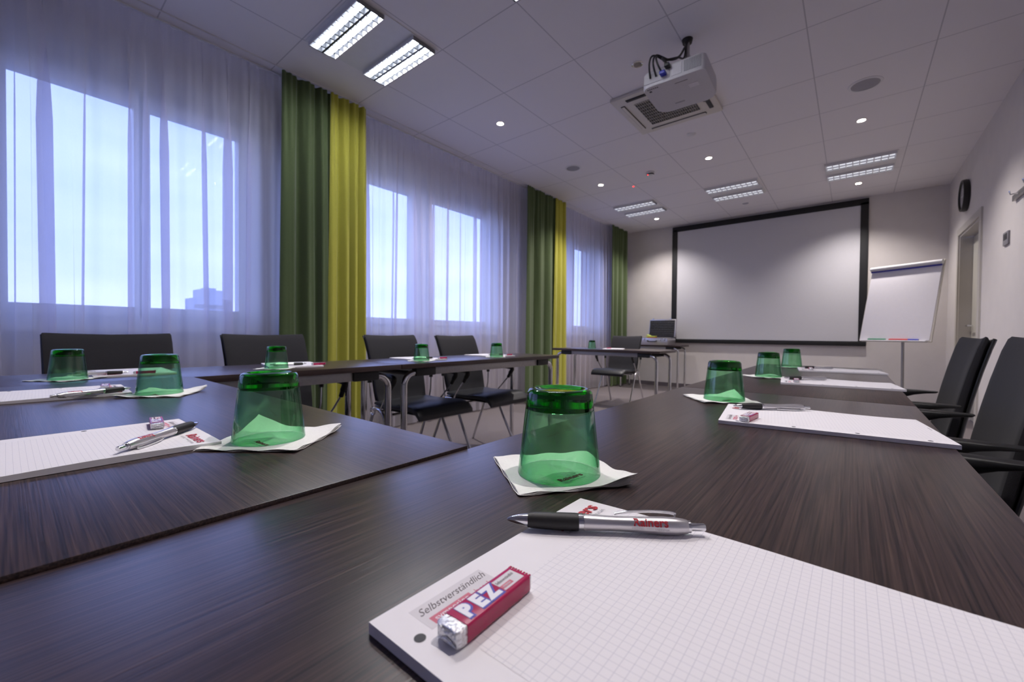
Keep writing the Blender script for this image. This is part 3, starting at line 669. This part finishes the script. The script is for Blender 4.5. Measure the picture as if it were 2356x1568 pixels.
chairs = [(-2.13, 0.29, 0, 'black chair by the nearest window, leftmost of the row behind the front glasses', ROW),
          (-2.13, 0.895, 0, 'black chair in front of the nearest green drape, second of the window row', ROW),
          (-2.13, 1.69, 0, 'black chair right of the yellow drape, third of the window row', ROW),
          (-2.13, 2.295, 0, 'black chair at the far end of the window row, fourth from the left', ROW),
          (-2.33, 4.93, -PI / 2, 'black chair alone behind the presenter table in the far corner', None),
          (0.005, 2.31, PI, 'black chair at the far end of the right row, beside the door', ROW),
          (0.005, 0.95, PI, 'black chair beside the nearest right notepad, only its armrest showing at the right edge', ROW),
          (0.005, 1.615, PI, 'black chair cut by the right frame edge, nearer than the one by the door', ROW)]
for i, (x, y, rz, lab, g) in enumerate(chairs):
    o = place(ch if i < 5 else chf, i in (0, 5), (x, y, 0), rz, lab, g); o.scale = (1, 1, 0.993 if i < 4 else (1.0 if i == 4 else 1.013))

# ------------------------------------------------------------------ drinking glasses (upside down)
def make_glass():
    g_ = thing('drinking_glass', 'x', 'glass')
    Hh, Rb, Rt = 0.091, 0.0445, 0.0345
    def ro(z): return lerp(Rb, Rt, z / Hh)
    wall = [(ro(0) - 0.0008, 0.0), (ro(0) - 0.0002, 0.0004), (ro(0.001), 0.0010), (ro(0.02), 0.02), (ro(0.045), 0.045), (ro(0.0692), 0.0692),
            (ro(0.0692) - 0.0026, 0.0692), (ro(0.045) - 0.0020, 0.045), (ro(0.02) - 0.0017, 0.02), (ro(0.001) - 0.0014, 0.0008)]
    MB().lathe(wall, 72, caps=False, loop=True).build('wall', M['glasswall'], g_, angle=60)
    bs = [(0.0, 0.0722), (0.012, 0.0720), (ro(0.07) - 0.007, 0.0712), (ro(0.07) - 0.0030, 0.0697), (ro(0.0695) - 0.0002, 0.0695), (ro(0.072), 0.0715), (ro(0.086), 0.0862), (ro(0.089) - 0.0016, 0.0896), (ro(0.09) - 0.0046, 0.0910), (ro(0.09) - 0.0080, 0.0907), (ro(0.09) - 0.0110, 0.0890), (0.012, 0.0878), (0.0, 0.0875)]
    mb = MB(); mb.lathe(bs, 72, caps=False)
    bmesh.ops.remove_doubles(mb.bm, verts=mb.bm.verts, dist=0.00005)
    mb.build('base', M['glass'], g_, angle=60)
    return g_
gp = make_glass()
GG = 'upturned green drinking glasses'
NZ = TZ + 0.0026
GL = [(-0.244, 0.380, 0, 'large green glass upside down in the foreground, centre of the photo'),
      (-0.617, 0.229, 0.003, 'green glass upside down on the lower left table, left of the central foreground glass'),
      (-1.261, 0.230, 0.003, 'green glass upside down on the left table, between two notepads, napkin with red logo'),
      (-1.850, 0.120, 0, 'leftmost green glass, in front of the nearest black chair'),
      (-1.845, 0.712, 0, 'green glass on the window row in front of the second chair'),
      (-1.841, 1.458, 0, 'green glass on the window row in front of the third chair'),
      (-1.820, 2.060, 0, 'green glass at the far end of the window row'),
      (-2.262, 4.18, 0, 'tiny green glass on the far presenter table'),
      (-0.232, 1.075, 0, 'green glass on the right row nearest the camera, beside a pen'),
      (-0.241, 1.812, 0, 'green glass in the middle of the right row'),
      (-0.231, 2.475, 0, 'green glass at the far end of the right row, below the screen')]
for i, (x, y, dz, lab) in enumerate(GL):
    o = gp if i == 0 else copy_tree(gp)
    o.location = (x, y, NZ + dz); o['label'] = lab; o['group'] = GG

# ------------------------------------------------------------------ paper napkins
def napkin(x, y, rz, lab, seed, dz=0.0, curl=(0.0, 0.0, 0.0, 0.0), fray=None, logo=None, size=0.127, lrz=0.0):
    """four thin folded layers; curl lifts the corners (-,-) (+,-) (+,+) (-,+); fray splays the layers at one corner"""
    r = random.Random(seed); n = 22; mb = MB(); hs = size / 2
    cs = ((-1, -1), (1, -1), (1, 1), (-1, 1))
    for l_ in range(4):
        rings = []
        jx, jy = r.uniform(-0.0012, 0.0012), r.uniform(-0.0012, 0.0012)
        for surf in (0, 1):
            pass
        for i in range(n + 1):
            rg = []
            for j in range(n + 1):
                u, v = i / n * 2 - 1, j / n * 2 - 1
                z = 0.0003 + l_ * 0.00055
                px, py = u * hs + jx, v * hs + jy
                for k, (a, b_) in enumerate(cs):
                    d = max(0, (u * a + v * b_) / 2 - 0.45) / 0.55
                    if d > 0:
                        z += curl[k] * d * d * (0.55 + 0.15 * l_)
                        if fray == k:
                            z += 0.0035 * l_ * d ** 2.0; s_ = 1 + 0.02 * (l_ - 1.5) * d; px *= s_; py *= s_
                ed = max(abs(u), abs(v))
                if ed > 0.86: z += 0.0004 * math.sin(9 * (u + v) + l_ + seed) * (ed - 0.86) / 0.14 * 2.0 + 0.0005 * (ed - 0.86) / 0.14
                rg.append(Vector((px, py, z)))
            rings.append(rg)
        mb.ring_sweep(rings, closed_ring=False, caps=False)
    o_ = mb.build('napkin', M['napkin'], loc=(x, y, TZ + dz + 0.0002), angle=60); o_.rotation_euler = (0, 0, rz)
    tag(o_, lab, 'napkin', 'folded white paper napkins under the glasses')
    if logo:
        text('logo', 'Rainers', 0.0100, M['redink'], o_, (logo[0], logo[1], 0.00235), (0, 0, lrz), 0.00003, 0.00022, sx_=1.15)
        text('logo_line', 'HOTEL VIENNA', 0.0030, M['greyink'], o_, (logo[0] + 0.0075 * math.sin(lrz), logo[1] - 0.0075 * math.cos(lrz), 0.00235), (0, 0, lrz), 0.00003, sx_=1.5)
    return o_
D = math.radians
napkin(-0.249, 0.386, D(53), 'white napkin under the central foreground glass, right corner frayed in layers', 1, 0, (0, 0.0015, 0, 0.001), 1, (0.004, -0.027), size=0.120, lrz=D(26))
napkin(-0.616, 0.236, D(38), 'white napkin under the lower left glass, right corner bent upwards', 2, 0.003, (0.0, 0.002, 0.008, 0.009), 3, (0.001, -0.031), lrz=D(-34))
napkin(-1.256, 0.236, D(52), 'white napkin with a red logo under the glass between the two left notepads', 3, 0.003, (0.004, 0, 0.012, 0.006), None, (0.0, -0.030), lrz=D(-48))
napkin(-1.862, 0.118, D(40), 'white napkin under the leftmost glass', 4, 0, (0.0, 0.0, 0.003, 0.002), None, None)
napkin(-1.852, 0.715, D(45), 'white napkin under the glass before the second window chair', 5, 0, (0, 0, 0.003, 0), None, None)
napkin(-1.845, 1.462, D(35), 'white napkin under the glass before the third window chair', 6, 0, (0, 0, 0.002, 0), None, None)
napkin(-1.826, 2.058, D(42), 'white napkin under the last glass of the window row', 7, 0, (0, 0, 0.002, 0), None, None)
napkin(-0.243, 1.083, D(38), 'white napkin with a torn layered corner under the nearest glass of the right row', 8, 0, (0.002, 0, 0.0045, 0.001), 2, (0.004, -0.027), lrz=D(40))
napkin(-0.250, 1.810, D(40), 'white napkin under the middle glass of the right row', 9, 0, (0.003, 0, 0.004, 0), None, None)
napkin(-0.231, 2.477, D(30), 'white napkin under the farthest glass of the right row', 10, 0, (0, 0, 0, 0), None, None, 0.10)

# ------------------------------------------------------------------ notepads
def make_pad():
    p = thing('notepad', 'x', 'notepad')          # local: x to page right, y to page top, origin page centre
    w_, h_ = 0.105, 0.1485
    rings = []
    mb = MB()
    nx, ny = 14, 20
    def zt(u, v): return 0.0060 + 0.0012 * max(0, u) ** 3 * math.sin(v * 3.2 + 0.6)
    top = [[mb.bm.verts.new((lerp(-w_, w_, i / nx), lerp(-h_, h_, j / ny), zt(i / nx * 2 - 1, j / ny * 2 - 1))) for j in range(ny + 1)] for i in range(nx + 1)]
    for i in range(nx):
        for j in range(ny): mb.bm.faces.new((top[i][j], top[i + 1][j], top[i + 1][j + 1], top[i][j + 1]))
    per = [top[i][0] for i in range(nx + 1)] + [top[nx][j] for j in range(1, ny + 1)] + [top[i][ny] for i in range(nx - 1, -1, -1)] + [top[0][j] for j in range(ny - 1, 0, -1)]
    bot = [mb.bm.verts.new((v.co.x, v.co.y, 0.0002)) for v in per]
    for k in range(len(per)):
        a, b_ = per[k], per[(k + 1) % len(per)]; mb.bm.faces.new((b_, a, bot[k], bot[(k + 1) % len(per)]))
    mb.bm.faces.new(bot)
    mb.build('pages', M['paperwhite'], p, angle=30)
    # printed grid: a page-thin sheet lying on the block
    g = MB(); gx0, gx1, gy0, gy1 = -0.082, 0.104, -0.147, 0.112; rings = []
    for i in range(13):
        x_ = lerp(gx0, gx1, i / 12); rings.append([Vector((x_, lerp(gy0, gy1, j / 20), zt(x_ / w_, lerp(gy0, gy1, j / 20) / h_) + 0.0001)) for j in range(21)])
    g.ring_sweep(rings, closed_ring=False, caps=False).build('squared_print', M['page'], p)
    for y_ in (-0.12, -0.04, 0.04, 0.12):
        MB().lathe([(0, 0.00612), (0.0029, 0.00612), (0.0029, 0.0062), (0, 0.0062)], 20, (-0.0955, y_, 0)).build('punch_hole', M['dark'], p)
    lg = text('logo', 'Rainers', 0.0165, M['redink'], p, (0.0665, 0.1305, 0.00665), (0, 0, 0), 0.00003, 0.00035, sx_=1.15)
    text('logo_line', 'HOTEL ★★★★ VIENNA'.replace('★★★★', '****'), 0.0042, M['greyink'], p, (0.0665, 0.1205, 0.0066), (0, 0, 0), 0.00003, sx_=1.5)
    lb = MB().b2(-0.088, -0.036, 0.120, 0.139, 0.00603, 0.00607).build('printed_box', M['patch'], p, smooth=False)
    text('script_text', 'Selbstverständlich', 0.0078, M['darkink'], lb, (-0.062, 0.1335, 0.0061), (0, 0, 0), 0.00003, shear=0.5, sx_=0.86)
    MB().b2(-0.084, -0.056, 0.1215, 0.1275, 0.00607, 0.0061).build('red_box', M['pinkprint'], lb, smooth=False)
    text('box_text', 'symposion', 0.0062, M['whiteink'], lb, (-0.070, 0.1246, 0.00615), (0, 0, 0), 0.00003, sx_=0.9)
    text('box_text', 'hotels', 0.0062, M['pinkprint'], lb, (-0.046, 0.1246, 0.00615), (0, 0, 0), 0.00003, sx_=0.9)
    q = MB()
    for k in range(7): q.b2(-0.002 + k * 0.0032, 0.0005 + k * 0.0032, -0.1445, -0.1432, 0.0061, 0.00625)
    q.build('print_marks', M['greyink'], p, smooth=False)
    return p
pad = make_pad()
PG = 'squared notepads laid out on the tables'
PADS = [(-0.0365, 0.2195, D(90), 0, 'large squared notepad in the foreground with pen and red candy pack'),
        (-0.738, 0.029, D(0), 0.003, 'notepad on the lower left table, pen lying near its logo'),
        (-1.400, 0.041, D(-2), 0.003, 'notepad cut by the left frame edge, behind the foreground left notepad'),
        (-2.000, 0.285, D(-92), 0, 'notepad before the nearest window chair, right of the leftmost glass'),
        (-1.975, 0.825, D(-104), 0, 'notepad before the second window chair with a red candy pack on its corner'),
        (-1.985, 1.545, D(-97), 0, 'notepad before the third window chair'),
        (-1.965, 2.150, D(-95), 0, 'notepad at the far end of the window row'),
        (-0.0435, 0.905, D(97.5), 0, 'nearest notepad of the right row, candy pack end towards the camera'),
        (-0.038, 1.690, D(96), 0, 'middle notepad of the right row'),
        (-0.044, 2.345, D(97), 0, 'farthest notepad of the right row, below the screen'),
        (-2.02, 4.23, D(200), 0, 'notepad on the far presenter table beside the chair')]
for i, (x, y, rz, dz, lab) in enumerate(PADS):
    place(pad, i == 0, (x, y, TZ + 0.0003 + dz), rz, lab, PG)

# ------------------------------------------------------------------ pens
def make_pen():
    p = thing('ballpoint_pen', 'x', 'pen')     # local x: tip at 0, push button at 0.143; origin on the axis
    MB().lathe([(0.0008, 0.0), (0.0012, 0.0005), (0.0022, 0.003), (0.0036, 0.008), (0.0045, 0.0152)], 28, axis='x').build('nose_cone', M['chrome'], p)
    MB().lathe([(0.0, 0.0150), (0.0050, 0.0152), (0.0056, 0.018), (0.0060, 0.028), (0.0062, 0.038), (0.0063, 0.050), (0.0061, 0.0525), (0, 0.0526)], 32, axis='x').build('rubber_grip', M['grip'], p)
    MB().lathe([(0.0, 0.0525), (0.0059, 0.0526), (0.0059, 0.0562), (0.0, 0.0563)], 32, axis='x').build('ring', M['chrome'], p)
    b_ = MB().lathe([(0.0, 0.0562), (0.0058, 0.0564), (0.0055, 0.065), (0.0052, 0.075), (0.0052, 0.085), (0.0055, 0.095), (0.0059, 0.105), (0.0062, 0.114), (0.0060, 0.122), (0.0052, 0.128), (0.0046, 0.1305), (0.0, 0.1306)], 36, axis='x').build('barrel', M['silver'], p)
    MB().lathe([(0.0, 0.1305), (0.0042, 0.1306), (0.0042, 0.1325), (0.0, 0.1326)], 24, axis='x').build('end_ring', M['chrome'], p)
    MB().lathe([(0.0, 0.1325), (0.0028, 0.1326), (0.0028, 0.142), (0.0022, 0.143), (0.0, 0.143)], 20, axis='x').build('push_button', M['chrome'], p)
    cl = [(0.122, 0.0, 0.0060), (0.1235, 0.0, 0.0082), (0.119, 0.0, 0.0094), (0.108, 0.0, 0.0098), (0.096, 0.0, 0.0092), (0.084, 0.0, 0.0078), (0.079, 0.0, 0.0066)]
    MB().tube(bez(cl, 5), [0.0011] * 5 + [0.0020] * 20 + [0.0016] * 6, 10, flat=0.5).build('clip', M['chrome'], p)
    # lettering bent over the barrel
    for nm, s_, sz, mt_, zc in (('logo', 'Rainers', 0.0082, M['redink'], 0.0), ('logo_line', 'HOTEL **** VIENNA', 0.0022, M['greyink'], -0.0045)):
        t_ = text(nm, s_, sz, mt_, p, (0, 0, 0), (0, 0, 0), 0.00002, 0.00018 if nm == 'logo' else 0, sx_=1.0 if nm == 'logo' else 1.35)
        for v in t_.data.vertices:
            x_, y_ = v.co.x + 0.1035, v.co.y + zc
            R_ = 0.00592 if x_ > 0.1 else 0.00568 
            R_ = lerp(0.0055, 0.0062, min(1, max(0, (x_ - 0.092) / 0.019))) + 0.00022 + v.co.z * 0.5
            a = y_ / 0.006; v.co = Vector((x_, -R_ * math.cos(a), R_ * math.sin(a)))
    return p
pen = make_pen()
def put_pen(first, tx, ty, ex, ey, z, lab, roll):
    o_ = pen if first else copy_tree(pen)
    d = Vector((ex - tx, ey - ty, 0)); rz = math.atan2(d.y, d.x)
    o_.location = (tx, ty, z + 0.0066); o_.rotation_euler = (roll, 0, rz); o_['label'] = lab; o_['group'] = 'silver ballpoint pens with black grips'
PZ = TZ + 0.0066
put_pen(True, -0.197, 0.237, -0.081, 0.318, PZ, 'silver pen with red lettering lying across the foreground notepad', D(-38))
put_pen(False, -0.748, 0.180, -0.646, 0.080, PZ + 0.003, 'silver pen on the lower left notepad, clip towards the camera', D(-122))
put_pen(False, -1.318, 0.187, -1.262, 0.060, PZ + 0.003, 'silver pen on the notepad at the left frame edge', D(-115))
put_pen(False, -1.878, 0.262, -1.888, 0.120, PZ, 'pen on the notepad before the nearest window chair', D(20))
put_pen(False, -1.880, 0.850, -1.905, 0.710, PZ, 'pen on the notepad before the second window chair', D(20))
put_pen(False, -1.872, 1.575, -1.890, 1.433, PZ, 'pen on the notepad before the third window chair', D(20))
put_pen(False, -1.862, 2.19, -1.880, 2.05, PZ, 'pen on the notepad at the far end of the window row', D(20))
put_pen(False, -0.181, 0.919, -0.062, 0.998, PZ, 'silver pen on the nearest notepad of the right row', D(120))
put_pen(False, -0.176, 1.668, -0.055, 1.745, PZ, 'silver pen on the middle notepad of the right row', D(120))
put_pen(False, -0.180, 2.315, -0.055, 2.385, PZ, 'silver pen on the farthest notepad of the right row', D(120))

# ------------------------------------------------------------------ candy packs
def make_candy():
    p = thing('candy_pack', 'x', 'candy')      # local x along length, 0 = open foil end nearest
    def sec(w_, h_, r_):
        return rrect(w_, h_, (r_, r_, r_, r_), 3)
    def blk(mb, x0, x1, w_, h_, r_=0.0012):
        mb.ring_sweep([[Vector((x, a, b_ + 0.0046)) for a, b_ in sec(w_, h_, r_)] for x in (x0, x1)])
    mb = MB(); blk(mb, 0.006, 0.056, 0.0078, 0.0045); mb.build('wrapper', M['wrapper'], p, angle=35)
    mb = MB()
    mb.ring_sweep([[Vector((x, a * s_, b_ * s_ + 0.0046)) for a, b_ in sec(0.0074, 0.0042, 0.001)] for x, s_ in ((0.0, 0.86), (0.0008, 0.97), (0.003, 1.0), (0.0065, 1.0))])
    for v in mb.bm.verts:
        if v.co.x < 0.004: v.co += Vector((rnd.uniform(-0.0004, 0.0004), rnd.uniform(-0.0003, 0.0003), rnd.uniform(-0.0003, 0.0002)))
    mb.tube([(-0.0003, -0.006, 0.0082), (-0.0008, 0.0, 0.0060), (-0.0003, 0.006, 0.0082)], 0.0004, 6); mb.tube([(-0.0003, -0.006, 0.0012), (-0.0008, 0.0, 0.0034), (-0.0003, 0.006, 0.0012)], 0.0004, 6)
    mb.build('foil_end', M['foil'], p)
    mb = MB(); blk(mb, 0.0555, 0.0575, 0.0074, 0.0042); mb.build('foil_end', M['foil'], p)
    mb = MB()      # crimped wrapper edge
    for k in range(8): mb.box((0.0565, -0.0066 + k * 0.0019, 0.0088), (0.0022, 0.0011, 0.0006))
    mb.build('crimped_edge', M['wrapper'], p, smooth=False)
    for nm, ch_, x_ in (('letter', 'P', 0.0130), ('letter', 'E', 0.0222), ('letter', 'Z', 0.0312)):
        text(nm + '_outline', ch_, 0.0132, M['blueink'], p, (x_ + 0.0004, -0.0005, 0.00920), (0, 0, 0), 0.00003, 0.0016, sx_=0.9)
        text(nm, ch_, 0.0132, M['whiteink'], p, (x_, 0, 0.00928), (0, 0, 0), 0.00003, 0.0009, sx_=0.9)
    st = MB().b2(0.0375, 0.0540, -0.0050, 0.0050, 0.0091, 0.00922).build('sticker', M['patch'], p, smooth=False)
    text('sticker_text', 'Selbstverständlich', 0.0032, M['darkink'], st, (0.045, 0.0020, 0.00928), (0, 0, 0), 0.00003, shear=0.3, sx_=0.62)
    MB().b2(0.0375, 0.0465, -0.0036, -0.0008, 0.00922, 0.00926).build('sticker_stripe', M['pinkprint'], st, smooth=False)
    text('sticker_text', 'symposion', 0.0024, M['whiteink'], st, (0.0420, -0.0022, 0.00932), (0, 0, 0), 0.00003, sx_=0.6)
    return p
cp = make_candy()
def put_candy(first, x, y, rz, z, lab):
    o_ = cp if first else copy_tree(cp)
    o_.location = (x, y, z + 0.0002); o_.rotation_euler = (0, 0, rz); o_['label'] = lab; o_['group'] = 'wrapped red candy packs on the notepads'
put_candy(True, -0.143, 0.129, D(92), PZ, 'magenta candy pack with white letters on the foreground notepad')
put_candy(False, -0.772, 0.138, D(172), PZ + 0.003, 'candy pack beside the pen on the lower left notepad')
put_candy(False, -1.385, 0.150, D(172), PZ + 0.003, 'candy pack behind the pen on the notepad at the left frame edge')
put_candy(False, -1.870, 0.272, D(86), PZ, 'candy pack on the notepad before the nearest window chair')
put_candy(False, -1.857, 0.862, D(80), PZ, 'candy pack on the notepad before the second window chair')
put_candy(False, -1.850, 1.585, D(83), PZ, 'candy pack on the notepad before the third window chair')
put_candy(False, -1.845, 2.185, D(85), PZ, 'candy pack on the notepad at the far end of the window row')
put_candy(False, -0.140, 0.792, D(84), PZ, 'candy pack on the nearest notepad of the right row')
put_candy(False, -0.134, 1.590, D(96), PZ, 'candy pack on the middle notepad of the right row')
put_candy(False, -0.137, 2.245, D(97), PZ, 'candy pack on the farthest notepad of the right row')
put_candy(False, -2.10, 4.21, D(10), PZ, 'candy pack on the notepad of the far presenter table')

# ------------------------------------------------------------------ metal case with cards
mc = thing('metal_case', 'open aluminium case with dark foam lid on the table by the screen', 'case', (-2.51, 6.91, TZ + 0.0005), D(-4))
MB().b2(-0.23, 0.23, -0.16, 0.16, 0, 0.11, 0.006).build('base', M['silver'], mc)
MB().b2(-0.222, 0.222, -0.152, 0.152, 0.1105, 0.114).build('contents_tray', M['dark'], mc, smooth=False)
tilt2 = Matrix.Rotation(D(-8), 3, 'X')
MB().box((0, 0.175, 0.275), (0.46, 0.045, 0.31), tilt2, 0.006).build('lid', M['silver'], mc)
ld = MB().box((0, 0.150, 0.272), (0.43, 0.012, 0.285), tilt2, 0.004).build('lid_foam', M['dark'], mc)
q = MB()
for i in range(14):
    for j in range(9):
        v = tilt2 @ Vector((-0.195 + i * 0.03, -0.032, -0.122 + j * 0.03)); q.lathe([(0.013, v.y), (0.009, v.y - 0.006), (0.0, v.y - 0.009)], 6, (v.x, 0.175, v.z + 0.275), 'y', caps=False)
q.build('foam_bumps', M['dark'], ld)
q = MB(); q.tube(bez([(-0.10, -0.162, 0.075), (-0.10, -0.185, 0.06), (-0.03, -0.19, 0.055), (0.04, -0.185, 0.06), (0.04, -0.162, 0.075)], 6), 0.008, 8); q.build('handle', M['black'], mc)
for x_ in (0.11, 0.18, -0.17): MB().b2(x_ - 0.012, x_ + 0.012, -0.168, -0.160, 0.07, 0.105, 0.002).build('latch', M['chrome'], mc)
for x_ in (-0.14, 0.16): MB().b2(x_ - 0.012, x_ + 0.012, 0.12, 0.13, 0.425, 0.445, 0.002).build('lid_catch', M['chrome'], mc)
o = MB().b2(-0.07, 0.07, -0.05, 0.05, 0, 0.012, 0.001).build('card_stack', M['orange'], loc=(-2.60, 6.88, TZ + 0.1147)); tag(o, 'orange cards lying under the lime cards in the metal case', 'cards'); o.rotation_euler = (0, 0, D(6))
o = MB().b2(-0.075, 0.075, -0.05, 0.05, 0, 0.022, 0.001).box((-0.035, 0, 0.03), (0.07, 0.08, 0.008), Matrix.Rotation(D(18), 3, 'Y'), 0.001).build('card_stack', M['lime'], loc=(-2.61, 6.88, TZ + 0.1270)); tag(o, 'lime yellow card pile in the open metal case', 'cards')
